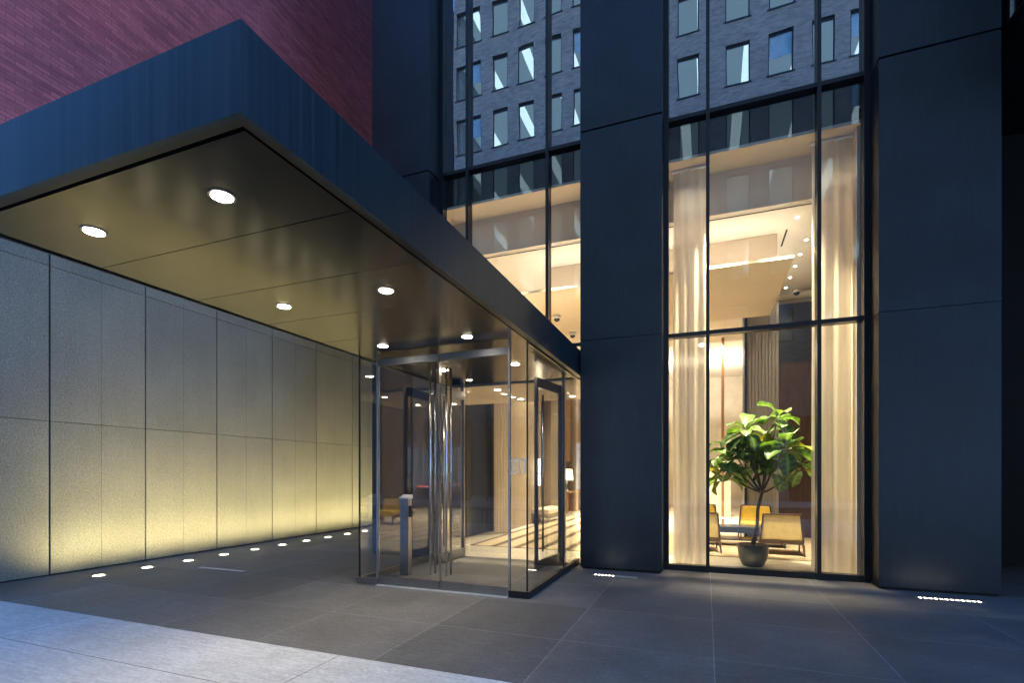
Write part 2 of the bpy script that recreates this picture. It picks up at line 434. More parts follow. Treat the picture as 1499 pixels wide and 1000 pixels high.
# dark backing of the upper glazing and the floor edge behind it
box('spandrel', M['black'], tw, -5.7, 3.25, YG + 0.10 + 0.1, YG + 0.42, 6.50, 14.2)
box('upper_wall', M['clad_dark'], tw, -4.60, -1.86, YG - 0.05, YG + 0.1, 14.0, 24)
box('upper_wall', M['clad_dark'], tw, -0.615, 2.10, YG - 0.05, YG + 0.1, 14.0, 24)
box('side_wall', M['clad'], tw, -5.82, -5.70, YG + 0.13, 25, 0, 24)
box('side_wall', M['clad_dark'], tw, 3.25, 3.345, YG + 0.13, 25, 0, 24)
box('roof', M['clad_dark'], tw, -5.82, 3.345, YF, 25.2, 24.003, 24.4)

# lobby shell
box('lobby_back_wall', M['marble'], tw, -5.7, 3.25, 24.0, 24.3, 0, 6.2)
box('lobby_side_lining', M['panel'], tw, 3.12, 3.245, YG + 0.15, 24, 0, 6.48)
box('lobby_side_lining', M['panel'], tw, -5.698, -5.62, YG + 0.15, 24, 0, 6.48)
box('curtain_pocket', M['tan_plaster'], tw, -5.6, 3.1, YG + 0.07, 8.92, 6.45, 6.495)
box('bulkhead', M['taupe'], tw, -5.6, 3.1, 8.925, 9.02, 5.76, 6.60)
cl = MB().box(-5.6, 3.1, 9.025, 14.0, 5.765, 5.9).box(-5.6, 3.1, 9.025, 9.05, 5.755, 5.764)
cl.build('lobby_ceiling', M['plaster'], tw)
box('ceiling_slot', M['black'], tw, -5.0, 3.1, 9.07, 9.10, 5.757, 5.763)
box('lobby_ceiling', M['plaster'], tw, -5.6, 3.1, 16.5, 24.0, 5.765, 5.9)
box('bulkhead', M['taupe'], tw, 1.32, 3.1, 13.9, 14.0, 4.9, 5.755)
box('lobby_ceiling', M['taupe'], tw, -5.6, 3.1, 14.01, 16.49, 5.50, 5.9)
# hung ceiling raft with a lit cove
raft = box('ceiling_raft', M['tan_plaster'], tw, -3.42, 1.33, 9.23, 12.4, 5.0, 5.045, 0.004)
box('raft_upstand', M['tan_plaster'], raft, -3.05, 1.18, 10.0, 12.0, 5.048, 5.76)
box('ceiling_diffuser', M['black'], tw, 1.30, 1.33, 9.9, 10.6, 5.758, 5.763)
# entry low ceiling over vestibule
box('entry_ceiling', M['taupe'], tw, -5.6, -1.8, 8.46, 10.68, 3.12, 3.42)
# inner walls on the left of the lobby
for y0, y1 in ((12.2, 15.1), (16.2, 17.6), (20.4, 23.95)): box('wall_panel', M['panel'], tw, -5.6, -4.85, y0, y1, 0.01, 5.4)
box('wood_panel', M['oak'], tw, -5.6, -5.3, 15.102, 16.198, 0.01, 5.4)
box('wood_panel', M['walnut'], tw, -5.6, -5.3, 17.602, 20.398, 0.01, 2.0)
box('wood_panel', M['oak'], tw, -5.6, -5.25, 17.602, 20.398, 2.003, 5.4)
# stone pier and added dark panels painting in street reflections in the right hand bay
pr = MB()
for k in range(9): pr.box(0.93 + k * 0.07, 0.985 + k * 0.07, 12.97, 13.0, 0.01, 5.49)
pr.box(0.90, 1.56, 13.0, 13.6, 0.01, 5.49)
pr.build('stone_pier', M['greystone'], tw)
box('pier_edge', M['clad'], tw, 0.84, 0.898, 12.96, 13.6, 0.01, 5.49)
box('brown_reflection_panel', M['walnut'], tw, 1.562, 3.1, 13.3, 13.5, 0.01, 4.1)
box('dark_reflection_panel', M['clad_dark'], tw, 1.562, 3.1, 13.32, 13.48, 4.103, 5.49)
box('wood_pole', M['oak'], tw, 0.42, 0.50, 16.0, 16.08, 0.01, 5.49)
box('stone_dado', M['taupe'], tw, -1.0, 0.8, 19.0, 19.3, 0.01, 1.9)

# lobby metal column seen through the doors
lc = thing('lobby_column', 'dark metal clad column standing inside behind the right entrance door', 'column', (-5.4, 11.3, 0))
box('column_cladding', M['clad'], lc, -5.615, -5.22, 10.58, 12.08, 0.01, 3.0, 0.004)
box('column_cladding', M['clad_dark'], lc, -5.61, -5.24, 10.6, 12.06, 3.003, 5.75)

# ------------------------------------------------------------------ neighbouring mass at the right
nb = thing('adjoining_building', 'building with an unlit recess under an overhanging bay at the right edge', 'building', (6, 9, 0))
mb = MB().box(3.55, 14, 6.2, 7.0, 7.0, 24).box(3.55, 14, 7.0, 8.12, 7.0, 7.10).box(3.55, 14, 8.12, 16, 7.0, 24).box(3.55, 14, 7.0, 8.12, 9.4, 24).box(3.75, 14, 7.0, 8.12, 7.10, 9.4)
mb.build('overhang', M['clad'], nb)
w_ = MB().box(3.52, 3.56, 8.05, 8.12, 7.103, 9.398).box(3.52, 3.56, 7.0, 7.06, 7.103, 9.398).box(3.52, 3.56, 7.06, 8.05, 7.103, 7.16).box(3.52, 3.56, 7.06, 8.05, 9.35, 9.398).build('window', M['steel_dull'], nb)
box('pane', M['glass_upper'], w_, 3.54, 3.55, 7.06, 8.05, 7.16, 9.35)
box('recess_wall', M['black'], nb, 3.35, 14, 10.5, 10.8, 0, 6.99)  # near-black walls paint in the unlit depth of the recess
box('recess_wall', M['black'], nb, 9.0, 9.3, 3.9, 10.49, 0, 6.99)
box('recess_lining', M['black'], nb, 3.352, 3.40, 8.0, 10.49, 0, 6.99)

# ------------------------------------------------------------------ canopy
cn = thing('entrance_canopy', 'long dark metal canopy with brushed soffit projecting over the glass entrance', 'canopy', (-3.2, 5, 3.05))
XA, XB, YA = -4.425, -1.88, 1.61
fs = MB()
fs.box(XB - 0.03, XB, YA, YF + 0.45, 3.07, 3.475)
fs.box(XA, XA + 0.02, YA, YF + 0.45, 3.088, 3.475)
fs.box(XA + 0.02, XB - 0.03, YA, YA + 0.03, 3.07, 3.475)
fs.build('fascia', M['fascia'], cn)
lip = MB()
lip.box(XB - 0.085, XB - 0.001, YA + 0.001, YF + 0.3, 3.083, 3.0925)
lip.box(XA + 0.001, XB - 0.0855, YA + 0.001, YA + 0.085, 3.083, 3.0925)
lip.build('edge_trim', M['bronze_dark'], cn)
box('canopy_top', M['clad_dark'], cn, XA + 0.031, XB - 0.031, YA + 0.031, YF + 0.44, 3.38, 3.44)
box('shadow_gap', M['black'], cn, XA + 0.031, XB - 0.031, YA + 0.031, YF + 0.3, 3.13, 3.15)
seams = [1.735, 2.50, 3.285, 4.085, 4.89, 5.68, 6.47, 7.26, 8.12]
for a, b_ in zip(seams, seams[1:]):
    MB().box(-4.398, -2.005, a + 0.004, b_ - 0.004, 3.10, 3.125).build('soffit_panel', M['soffit'], cn)

def spot(name, loc, target, power, size, blend, color, rad=0.04):
    rad = max(rad, 0.10)
    l = bpy.data.lights.new(name, 'SPOT'); l.energy = power; l.spot_size = R(size); l.spot_blend = blend; l.color = color; l.shadow_soft_size = rad
    o = bpy.data.objects.new(name, l); COL.objects.link(o); o.location = loc
    o.rotation_euler = (Vector(target) - Vector(loc)).to_track_quat('-Z', 'Y').to_euler()
    return o
def area(name, loc, target, power, sx, sy, color, spread=180):
    l = bpy.data.lights.new(name, 'AREA'); l.shape = 'RECTANGLE'; l.size = sx; l.size_y = sy; l.energy = power; l.color = color; l.spread = R(spread)
    o = bpy.data.objects.new(name, l); COL.objects.link(o); o.location = loc
    o.rotation_euler = (Vector(target) - Vector(loc)).to_track_quat('-Z', 'Y').to_euler()
    return o

K = 1.0
def downlight(x, y, z, label, group, power, r=0.058, size=105, lens='lamp'):
    t = thing('downlight', label, 'light', (x, y, z), group)
    mb = MB(); mb.lathe(x, y, [(r * 1.28, z - 0.006), (r * 1.28, z + 0.0), (r * 1.28, z + 0.004)], 32)
    mb.build('trim_ring', M['steel_dull'], t)
    MB().lathe(x, y, [(r * 0.98, z - 0.010), (r, z - 0.0065)], 32).build('lens', M[lens], t)
    spot('downlight_beam', (x, y, z - 0.02), (x, y, 0), power, size, 0.8, WARM, r * 0.8)
    return t
G1 = 'round downlights in the canopy soffit'
for x, y, lab in ((-3.76, 2.10, 'lit round soffit downlight at the street end of the canopy, nearest the granite wall'),
                  (-2.597, 2.10, 'lit round soffit downlight just behind the front right canopy corner'),
                  (-3.75, 3.69, 'lit round soffit downlight mid canopy on the granite wall side'),
                  (-2.597, 3.69, 'lit round soffit downlight mid canopy on the open right side'),
                  (-3.756, 5.27, 'lit round soffit downlight just outside above the left door leaf'),
                  (-2.59, 5.27, 'lit round soffit downlight just outside above the right door leaf')):
    downlight(x, y, 3.10, lab, G1, 13.5, 0.057, 84)
for x, y, lab in ((-3.75, 6.84, 'lit downlight inside the glass vestibule above its left glass side'), (-2.587, 6.84, 'lit downlight inside the glass vestibule near the 277 panel')):
    downlight(x, y, 3.10, lab, 'downlights inside the glass vestibule', 10)
for x, y, lab in ((-3.73, 8.9, 'lit downlight in the entry ceiling behind the left door leaf'), (-2.587, 8.9, 'lit downlight in the entry ceiling seen over the open inner door'),
                  (-3.73, 10.2, 'lit downlight deep in the entry ceiling near the dark column'), (-2.587, 10.2, 'lit downlight deep in the entry ceiling seen above the 277 panel')):
    downlight(x, y, 3.118, lab, 'downlights in the entry ceiling', 26, 0.058)
for k, y in enumerate((10.45, 11.1, 11.7, 12.33, 12.97)):
    downlight(1.70, y, 5.762, ('tiny lobby ceiling downlight beside the hung raft, %s from the window' % ('nearest', 'second', 'third', 'fourth', 'farthest')[k]), 'row of tiny downlights beside the hung ceiling raft', 30, 0.03, 75, 'lamp_small')
downlight(1.41, 9.49, 5.762, 'tiny lobby ceiling downlight closest to the bulkhead over the tall window', 'row of tiny downlights beside the hung ceiling raft', 40, 0.03, 80, 'lamp_small')

# ------------------------------------------------------------------ glass vestibule
vs = thing('glass_vestibule', 'frameless glass entrance vestibule under the canopy with number 277', 'vestibule', (-3.2, 6.5, 0))
VY, VXL, VXR = 5.70, -4.44, -2.0
box('base_channel', M['steel_dull'], vs, VXL - 0.03, -4.135, VY - 0.03, VY + 0.03, 0.001, 0.085, 0.003)
ch = MB().box(-2.235, VXR + 0.03, VY - 0.03, VY + 0.03, 0.001, 0.085, 0.003).box(VXR - 0.03, VXR + 0.03, VY + 0.031, 8.28, 0.001, 0.085, 0.003)
ch.build('base_channel', M['frame'], vs)
box('base_channel', M['steel_dull'], vs, VXL - 0.03, VXL + 0.03, VY + 0.031, 8.28, 0.001, 0.085, 0.003)
box('head_channel', M['steel_dull'], vs, VXR - 0.012, VXR + 0.014, VY + 0.02, 8.28, 3.07, 3.098)
box('head_channel', M['steel_dull'], vs, VXL - 0.014, VXL + 0.012, VY + 0.02, 8.28, 3.07, 3.098)
box('glass_panel', M['glass_side'], vs, VXL + 0.008, -4.147, VY - 0.006, VY + 0.006, 0.087, 3.097)
box('glass_panel', M['glass_side'], vs, -2.215, VXR - 0.012, VY - 0.006, VY + 0.006, 0.087, 3.097)
for (y0, y1) in ((VY + 0.012, 7.35), (7.36, 8.27)):
    box('glass_panel', M['glass'], vs, VXR - 0.006, VXR + 0.006, y0, y1, 0.087, 3.069)
for (y0, y1) in ((VY + 0.012, 7.0), (7.01, 8.27)):
    box('glass_panel', M['glass'], vs, VXL - 0.006, VXL + 0.006, y0, y1, 0.087, 3.069)
box('corner_seal', M['edge'], vs, VXR - 0.010, VXR + 0.0075, VY - 0.0075, VY + 0.010, 0.087, 3.097)
box('corner_seal', M['edge'], vs, VXL - 0.010, VXL + 0.007, VY - 0.012, VY + 0.010, 0.087, 3.097)
box('glass_joint', M['edge'], vs, VXR - 0.007, VXR + 0.007, 7.351, 7.359, 0.087, 3.068)
box('glass_joint', M['edge'], vs, VXL - 0.007, VXL + 0.007, 7.001, 7.009, 0.087, 3.068)
for x in (-4.14, -2.226): box('door_jamb', M['steel'], vs, x - 0.018, x + 0.008, VY - 0.02, VY + 0.02, 0.002, 3.097, 0.002)
box('threshold', M['lensgrey'], vs, -4.13, -2.24, VY - 0.085, VY + 0.05, 0.0005, 0.008)
def pull(mb, x, y, z0, z1, out, r=0.0135):
    """ladder pull: bars on both faces joined by three posts"""
    for s in (-1, 1):
        mb.tube((x, y + s * out, z0), (x, y + s * out, z1), r, n=14)
    for z in (z0 + 0.28, (z0 + z1) / 2, z1 - 0.28):
        mb.tube((x, y - out, z), (x, y + out, z), r * 0.6, n=10)
def door(x0, x1, hx):
    g = MB().box(x0 + 0.004, x1 - 0.004, VY - 0.006, VY + 0.006, 0.121, 2.954).build('door', M['glass_door'], vs)
    MB().box(x0 + 0.003, x1 - 0.003, VY - 0.02, VY + 0.02, 0.012, 0.12, 0.003).build('bottom_rail', M['steel_dull'], g)
    MB().box(x0 + 0.003, x1 - 0.003, VY - 0.02, VY + 0.02, 2.955, 3.045, 0.003).build('top_rail', M['rail'], g)
    s_ = MB(); s_.box(x0, x0 + 0.0035, VY - 0.012, VY + 0.012, 0.121, 2.954); s_.box(x1 - 0.0035, x1, VY - 0.012, VY + 0.012, 0.121, 2.954)
    s_.build('edge_strip', M['steel'], g)
    h = MB(); pull(h, hx, VY, 0.20, 2.86, 0.06); h.build('handle', M['steel'], g)
    lk = MB(); xx = x1 - 0.10 if hx > (x0 + x1) / 2 else x0 + 0.10
    lk.tube((xx, VY - 0.026, 0.066), (xx, VY - 0.0195, 0.066), 0.014); lk.build('lock', M['steel'], g)
door(-4.125, -3.190, -3.295)
door(-3.178, -2.240, -3.065)
def inner_door(hinge, tip, label):
    d = Vector((tip[0] - hinge[0], tip[1] - hinge[1], 0)); L = d.length; d.normalize(); n_ = Vector((-d.y, d.x, 0))
    def slab(a, b_, z0, z1, t):
        p = Vector((hinge[0], hinge[1], 0)); c = []
        for z in (z0, z1):
            c += [p + d * a - n_ * t + Vector((0, 0, z)), p + d * b_ - n_ * t + Vector((0, 0, z)), p + d * b_ + n_ * t + Vector((0, 0, z)), p + d * a + n_ * t + Vector((0, 0, z))]
        return c
    mb = MB()
    mb.hexa(slab(0, 0.055, 0.02, 2.98, 0.022)); mb.hexa(slab(L - 0.055, L, 0.02, 2.98, 0.022))
    mb.hexa(slab(0.0555, L - 0.0555, 0.02, 0.17, 0.021)); mb.hexa(slab(0.0555, L - 0.0555, 2.83, 2.98, 0.021))
    f = mb.build('inner_door', M['bronze'], vs)
    MB().hexa(slab(0.056, L - 0.056, 0.171, 2.829, 0.005)).build('glass', M['glass_door'], f)
    h = MB(); p = Vector((hinge[0], hinge[1], 0)) + d * (L - 0.13)
    for s in (-1, 1):
        q = p + n_ * 0.06 * s
        h.tube((q.x, q.y, 0.3), (q.x, q.y, 2.72), 0.016)
    for z in (0.55, 1.5, 2.45):
        a = p - n_ * 0.06; b_ = p + n_ * 0.06
        h.tube((a.x, a.y, z), (b_.x, b_.y, z), 0.009)
    h.build('handle', M['steel'], f)
inner_door((-2.285, 8.20), (-2.425, 7.29), '')
inner_door((-4.09, 8.20), (-4.13, 7.27), '')
for x in (-4.14, -2.24): box('door_jamb', M['steel_dull'], vs, x - 0.03, x + 0.03, 8.215, 8.275, 0.008, 3.097)
box('glass_panel', M['glass_door'], vs, -4.425, -4.172, 8.235, 8.247, 0.01, 3.097)
box('glass_panel', M['glass_door'], vs, -2.208, -2.01, 8.235, 8.247, 0.01, 3.097)
# address number on the glass
nb_ = MB(); dw, dh, sw, gap_ = 0.056, 0.190, 0.024, 0.0165
def stroke(pts, w):
    pts = [Vector((p[0], p[1])) for p in pts]
    L_, R_ = [], []
    for i, p in enumerate(pts):
        d1 = (p - pts[i - 1]).normalized() if i else (pts[1] - p).normalized()
        d2 = (pts[i + 1] - p).normalized() if i < len(pts) - 1 else d1
        n1 = Vector((-d1.y, d1.x)); n2 = Vector((-d2.y, d2.x)); m_ = (n1 + n2).normalized(); k = w / 2 / max(0.45, m_.dot(n1))
        L_.append(p + m_ * k); R_.append(p - m_ * k)
    for i in range(len(pts) - 1):
        c = []
        for yy in (VY - 0.0105, VY - 0.0065):
            for q in (L_[i], L_[i + 1], R_[i + 1], R_[i]): c.append((q.x, yy, q.y))
        nb_.hexa(c)
x0, z0 = -2.209, 1.495
arc = [(x0 + dw / 2 - (dw / 2 - sw / 2) * math.cos(R(a_)), z0 + dh - dw / 2 + (dw / 2 - sw / 2) * math.sin(R(a_))) for a_ in range(-15, 196, 15)]
stroke(arc + [(x0 + dw * 0.62, z0 + dh * 0.42), (x0 + sw * 0.6, z0 + sw * 0.9)], sw)
stroke([(x0, z0 + sw / 2), (x0 + dw, z0 + sw / 2)], sw)
for k in (1, 2):
    xa = x0 + k * (dw + gap_)
    stroke([(xa, z0 + dh - sw / 2), (xa + dw, z0 + dh - sw / 2)], sw)
    stroke([(xa + dw - sw * 0.55, z0 + dh - sw), (xa + dw * 0.36, z0)], sw)
nb_.build('address_number', M['letters'], vs)

# door opener post inside the vestibule
op = thing('door_opener_post', 'brushed steel push plate post standing inside the vestibule behind the left door', 'post', (-4.15, 6.4, 0))
MB().box(-4.225, -4.085, 6.35, 6.45, 0.004, 1.13, 0.003).build('body', M['steel_dull'], op)
MB().hexa([(-4.235, 6.34, 1.132), (-4.075, 6.34, 1.132), (-4.075, 6.46, 1.132), (-4.235, 6.46, 1.132), (-4.235, 6.34, 1.15), (-4.075, 6.34, 1.15), (-4.075, 6.46, 1.19), (-4.235, 6.46, 1.19)]).build('push_plate', M['white_plastic'], op)
MB().box(-4.0845, -4.07, 6.375, 6.425, 0.86, 1.03, 0.004).build('card_reader', M['black'], op)

# ------------------------------------------------------------------ lights in the paving
G2 = 'round ground lights along the granite wall'
order = ['nearest the sidewalk', 'second from the sidewalk', 'third from the sidewalk', 'fourth from the sidewalk', 'fifth from the sidewalk', 'sixth from the sidewalk', 'seventh from the sidewalk', 'third from the glass vestibule corner', 'second from the glass vestibule corner', 'closest to the glass vestibule corner']
for k in range(14):
    y = 4.70 + 0.684 * k; x = -8.30
    lab = ('glowing round ground light at the granite wall foot, ' + order[k]) if k < 10 else 'glowing round ground light at the granite wall foot, hidden behind the vestibule'
    t = thing('ground_light', lab, 'light', (x, y, 0), G2)
    MB().lathe(x, y, [(0.105, 0.0005), (0.105, 0.006), (0.072, 0.009)], 28).build('trim_ring', M['steel_dull'], t)
    MB().lathe(x, y, [(0.070, 0.0085), (0.062, 0.013)], 28).build('lens', M['uplamp'], t)
    spot('ground_light_beam', (x, y, 0.03), (XL - 0.30, y, 1.7), 22, 134, 0.8, YEL, 0.05)
    spot('ground_light_beam', (x, y, 0.03), (XL - 0.05, y, 3.6), 19, 62, 1.0, (1.0, 0.84, 0.52), 0.05)  # extra narrow beam added to each fixture to brighten the upper wall
def strip(x0, x1, y, label, n_on, lit):
    t = thing('linear_ground_light', label, 'light', ((x0 + x1) / 2, y, 0), 'slim strip lights set flush in the paving')
    MB().box(x0, x1, y - 0.045, y + 0.045, 0.0005, 0.005).build('frame', M['steel_dull'], t)
    MB().box(x0 + 0.01, x1 - 0.01, y - 0.036, y + 0.036, 0.0052, 0.0075).build('cover', M['lensgrey'], t)
    if n_on:
        st_ = (x1 - x0 - 0.04) * (lit if lit < 1 else 1) / n_on
        for k in range(n_on):
            xa = x0 + 0.02 + st_ * k
            MB().box(xa + st_ * .28, xa + st_ * 0.72, y - 0.022, y + 0.024, 0.0078, 0.0095).build('led', M['led'], t)
        xe = x0 + 0.02 + st_ * n_on
        area('strip_glow', ((x0 + xe) / 2, y, 0.03), ((x0 + xe) / 2, YF + 0.3, 2.5), 0.16 * (xe - x0), xe - x0, 0.04, WARM, 130)
strip(-7.55, -6.58, 5.705, 'unlit pale strip light flush in the dark paving near the granite wall', 0, 0)
strip(-1.57, -0.915, 7.39, 'half lit strip light flush in the paving at the middle column', 6, 0.5)
strip(2.36, 3.015, 7.42, 'fully lit row of small lamps flush in the paving at the right column', 12, 1)

# ------------------------------------------------------------------ curtains
def curtain(x0, x1, y, z0, z1, label, amp=0.026, per=0.16, seed=0):
    rnd = random.Random(seed); mb = MB(); bm = mb.bm
    n = int((x1 - x0) / 0.012); L = []
    ph = 0
    rows = 14
    prof = []
    for i in range(n + 1):
        u = i / n; x = x0 + (x1 - x0) * u
        ph += 2 * PI * ((x1 - x0) / n) / (per * (0.75 + 0.5 * rnd.random()))
        prof.append((x, ph))
    ring = []
    for j in range(rows + 1):
        v = j / rows; z = z0 + (z1 - z0) * v
        r = []
        for (x, p) in prof:
            a = amp * (1.0 - 0.35 * v)
            yy = y + a * math.sin(p + 0.5 * math.sin(3 * v + x * 4)) + 0.010 * math.sin(0.43 * p + 1)
            r.append(bm.verts.new((x + 0.006 * math.sin(v * 5 + x * 20), yy, z)))
        ring.append(r)
    for a, b_ in zip(ring, ring[1:]):
        for i in range(n):
            f = bm.faces.new((a[i], a[i + 1], b_[i + 1], b_[i])); f.smooth = True
    t = thing('curtain', label, 'curtain', ((x0 + x1) / 2, y, 0.02), 'sheer full height curtains')
    o = mb.build('drape', M['curtain'], t)
    MB().box(x0 - 0.02, x1 + 0.02, y - 0.025, y + 0.025, z1 + 0.002, z1 + 0.03).build('track', M['white_plastic'], t)
curtain(-0.50, 0.04, 8.62, 0.03, 6.41, 'sheer cream curtain gathered behind the narrow left pane of the tall window', seed=1)
curtain(1.475, 1.98, 8.62, 0.03, 6.41, 'sheer cream curtain gathered behind the narrow right pane of the tall window', seed=2)
def round_drape():
    t = thing('curtain', 'cream drape bundled in a round column beside the dark lobby column', 'curtain', (-4.80, 11.78, 0.02))
    mb = MB(); n = 120; rings = []
    for z in (0.03, 1.5, 3.0, 4.5, 5.7):
        rings.append([mb.bm.verts.new((-4.80 + (0.20 + 0.018 * math.sin(17 * 2 * PI * k / n)) * math.cos(2 * PI * k / n), 11.78 + (0.20 + 0.018 * math.sin(17 * 2 * PI * k / n)) * math.sin(2 * PI * k / n), z)) for k in range(n)])
    for a, b_ in zip(rings, rings[1:]):
        for k in range(n):
            f = mb.bm.faces.new((a[k], a[(k + 1) % n], b_[(k + 1) % n], b_[k])); f.smooth = True
    mb.build('drape', M['curtain'], t)
round_drape()
wc = box('window_return', M['tan_plaster'], tw, 2.0, 2.07, YG + 0.13, 9.6, 0.01, 6.44)

# ------------------------------------------------------------------ furniture
r_ = tag(box('rug', M['rug'], None, -1.2, 2.9, 9.80, 13.4, 0.007, 0.022, 0.004), 'tan wool rug under the mustard armchairs', 'rug')
r_ = tag(box('striped_rug', M['stripes'], None, -4.6, -1.25, 9.5, 17.5, 0.007, 0.020, 0.003), 'cream and brown striped rug on the lobby floor beyond the vestibule', 'rug')

def make_chair():
    t = thing('armchair', 'x', 'armchair', (0, 0, 0), 'low mustard lounge chairs around the coffee table')
    # faces +Y; back towards -Y
    MB().box(-0.33, 0.33, -0.22, 0.40, 0.27, 0.43, 0.035).build('seat', M['yellow'], t)
    def backp(y, dz):
        return [(-0.335, -0.24 + y, 0.30), (0.335, -0.24 + y, 0.30), (0.335, -0.24 + y + dz, 0.30), (-0.335, -0.24 + y + dz, 0.30),
                (-0.285, -0.33 + y, 0.76), (0.285, -0.33 + y, 0.76), (0.285, -0.33 + y + dz, 0.76), (-0.285, -0.33 + y + dz, 0.76)]
    mb = MB().hexa(backp(-0.03, 0.05)); bmesh.ops.bevel(mb.bm, geom=list(mb.bm.edges), offset=0.012, segments=2, affect='EDGES')
    bk = mb.build('backrest', M['backfab'], t)
    mb = MB().hexa([(a[0] * 0.97, a[1], a[2] + 0.005) for a in backp(0.022, 0.07)]); bmesh.ops.bevel(mb.bm, geom=list(mb.bm.edges), offset=0.02, segments=3, affect='EDGES')
    mb.build('back_cushion', M['yellow'], bk)
    fr = MB()
    for s in (-1, 1):
        fr.hexa([(s * 0.338, -0.285, 0.27), (s * 0.362, -0.285, 0.27), (s * 0.362, -0.20, 0.27), (s * 0.338, -0.20, 0.27),
                 (s * 0.288, -0.375, 0.775), (s * 0.312, -0.375, 0.775), (s * 0.312, -0.28, 0.775), (s * 0.288, -0.28, 0.775)])
        fr.box(min(s * 0.334, s * 0.362), max(s * 0.334, s * 0.362), -0.20, 0.38, 0.225, 0.268)
    fr.box(-0.288, 0.288, -0.375, -0.282, 0.763, 0.782)
    fr.box(-0.336, 0.336, -0.283, -0.255, 0.225, 0.295)
    fr.build('frame', M['chairwood'], t)
    for sx in (-1, 1):
        MB().hexa([(sx * 0.362 - .014, -0.345, 0.022), (sx * 0.362 + .014, -0.345, 0.022), (sx * 0.362 + .014, -0.31, 0.022), (sx * 0.362 - .014, -0.31, 0.022),
                   (sx * 0.348 - .02, -0.285, 0.224), (sx * 0.348 + .02, -0.285, 0.224), (sx * 0.348 + .02, -0.20, 0.224), (sx * 0.348 - .02, -0.20, 0.224)]).build('leg', M['chairwood'], t)
        MB().hexa([(sx * 0.34 - .012, 0.34, 0.022), (sx * 0.34 + .012, 0.34, 0.022), (sx * 0.34 + .012, 0.365, 0.022), (sx * 0.34 - .012, 0.365, 0.022),
                   (sx * 0.345 - .016, 0.30, 0.224), (sx * 0.345 + .016, 0.30, 0.224), (sx * 0.345 + .016, 0.36, 0.224), (sx * 0.345 - .016, 0.36, 0.224)]).build('leg', M['chairwood'], t)
    return t
ch0 = make_chair()
seats = [((1.29, 10.53, 0), R(-3), 'armchair with its back to the window, just right of the potted fig'),
         ((-0.12, 10.43, 0), R(4), 'armchair with its back to the window, cut by the left window post'),
         ((1.06, 12.5, 0), R(180), 'mustard armchair facing the window on the far side of the coffee table'),
         ((-0.12, 12.55, 0), R(176), 'mustard armchair facing the window, far left and mostly behind the window post')]
for k, (loc, a, lab) in enumerate(seats):
    o = ch0 if k == 0 else copy_tree(ch0)
    o.location = loc; o.rotation_euler = (0, 0, a); o['label'] = lab
t = thing('coffee_table', 'long low blue black coffee table between the mustard armchairs', 'table', (0.6, 11.45, 0))
MB().box(-0.35, 1.5, 11.15, 11.75, 0.30, 0.42, 0.004).build('table_top', M['table_dark'], t)
MB().box(-0.28, 1.43, 11.2, 11.7, 0.14, 0.17).build('shelf', M['table_dark'], t)
for (x, y) in ((-0.32, 11.18), (1.44, 11.18), (-0.32, 11.69), (1.44, 11.69)):
    MB().box(x, x + 0.03, y, y + 0.03, 0.022, 0.299).build('leg', M['table_dark'], t)
t = thing('side_table', 'small white topped side table between the two left armchairs', 'table', (0.1, 11.3, 0))
MB().lathe(0.12, 11.35, [(0.26, 0.56), (0.27, 0.575), (0.26, 0.59)], 32).build('table_top', M['white_top'], t)
MB().lathe(0.12, 11.35, [(0.14, 0.423), (0.03, 0.445), (0.025, 0.559)], 20).build('pedestal', M['chairwood'], t)
t = thing('bench', 'cream upholstered bench against the beige wall seen through the inner door', 'bench', (-4.7, 15.2, 0))
MB().box(-4.84, -4.3, 14.2, 15.9, 0.30, 0.45, 0.04).build('seat', M['white_fab'], t)
for (x, y) in ((-4.8, 14.3), (-4.38, 14.3), (-4.8, 15.75), (-4.38, 15.75)):
    MB().box(x, x + 0.03, y, y + 0.03, 0.022, 0.299).build('leg', M['steel'], t)
MB().box(-4.79, -4.36, 14.331, 14.36, 0.10, 0.12).build('stretcher', M['steel'], t)
t = thing('console_table', 'dark wood console table carrying a lamp in the lobby recess', 'table', (-4.9, 19, 0))
MB().box(-5.24, -4.75, 18.2, 19.8, 0.78, 0.83).build('table_top', M['oak'], t)
for y in (18.25, 19.7): MB().box(-5.2, -4.8, y, y + 0.05, 0.01, 0.779).build('leg', M['oak'], t)
def lamp(x, y, z, label, s=1.0):
    t = thing('table_lamp', label, 'lamp', (x, y, z), 'lit shaded table lamps in the lobby')
    MB().lathe(x, y, [(0.09 * s, z + 0.001), (0.09 * s, z + 0.02), (0.03 * s, z + 0.05), (0.05 * s, z + 0.2 * s), (0.015 * s, z + 0.36 * s)], 20).build('lamp_base', M['bronze'], t)
    MB().lathe(x, y, [(0.21 * s, z + 0.37 * s), (0.17 * s, z + 0.74 * s)], 28).build('lamp_shade', M['shade'], t)
lamp(-4.98, 18.8, 0.83, 'lit cream shaded lamp on the console past the inner door', 1.15)
t = thing('wall_lamp', 'tall glowing wall lamp at the far end of the beige wall', 'lamp', (-4.8, 15.0, 1.6))
MB().box(-4.848, -4.81, 14.6, 14.75, 1.1, 2.0, 0.006).build('back_plate', M['bronze'], t)
MB().box(-4.809, -4.74, 14.62, 14.73, 1.15, 1.95, 0.01).build('glowing_shade', M['sconce'], t)
def dome(x, y, z, label):
    t = thing('dome_camera', label, 'camera', (x, y, z), 'white dome cameras under the lobby ceiling')
    MB().lathe(x, y, [(0.085, z), (0.085, z - 0.07), (0.07, z - 0.075)][::-1], 24).build('housing', M['white_plastic'], t)
    prof = [(0.066 * math.cos(a), z - 0.076 - 0.062 * math.sin(a)) for a in [R(80 - 10 * k) for k in range(9)]]
    MB().lathe(x, y, prof, 24).build('dome', M['black'], t)
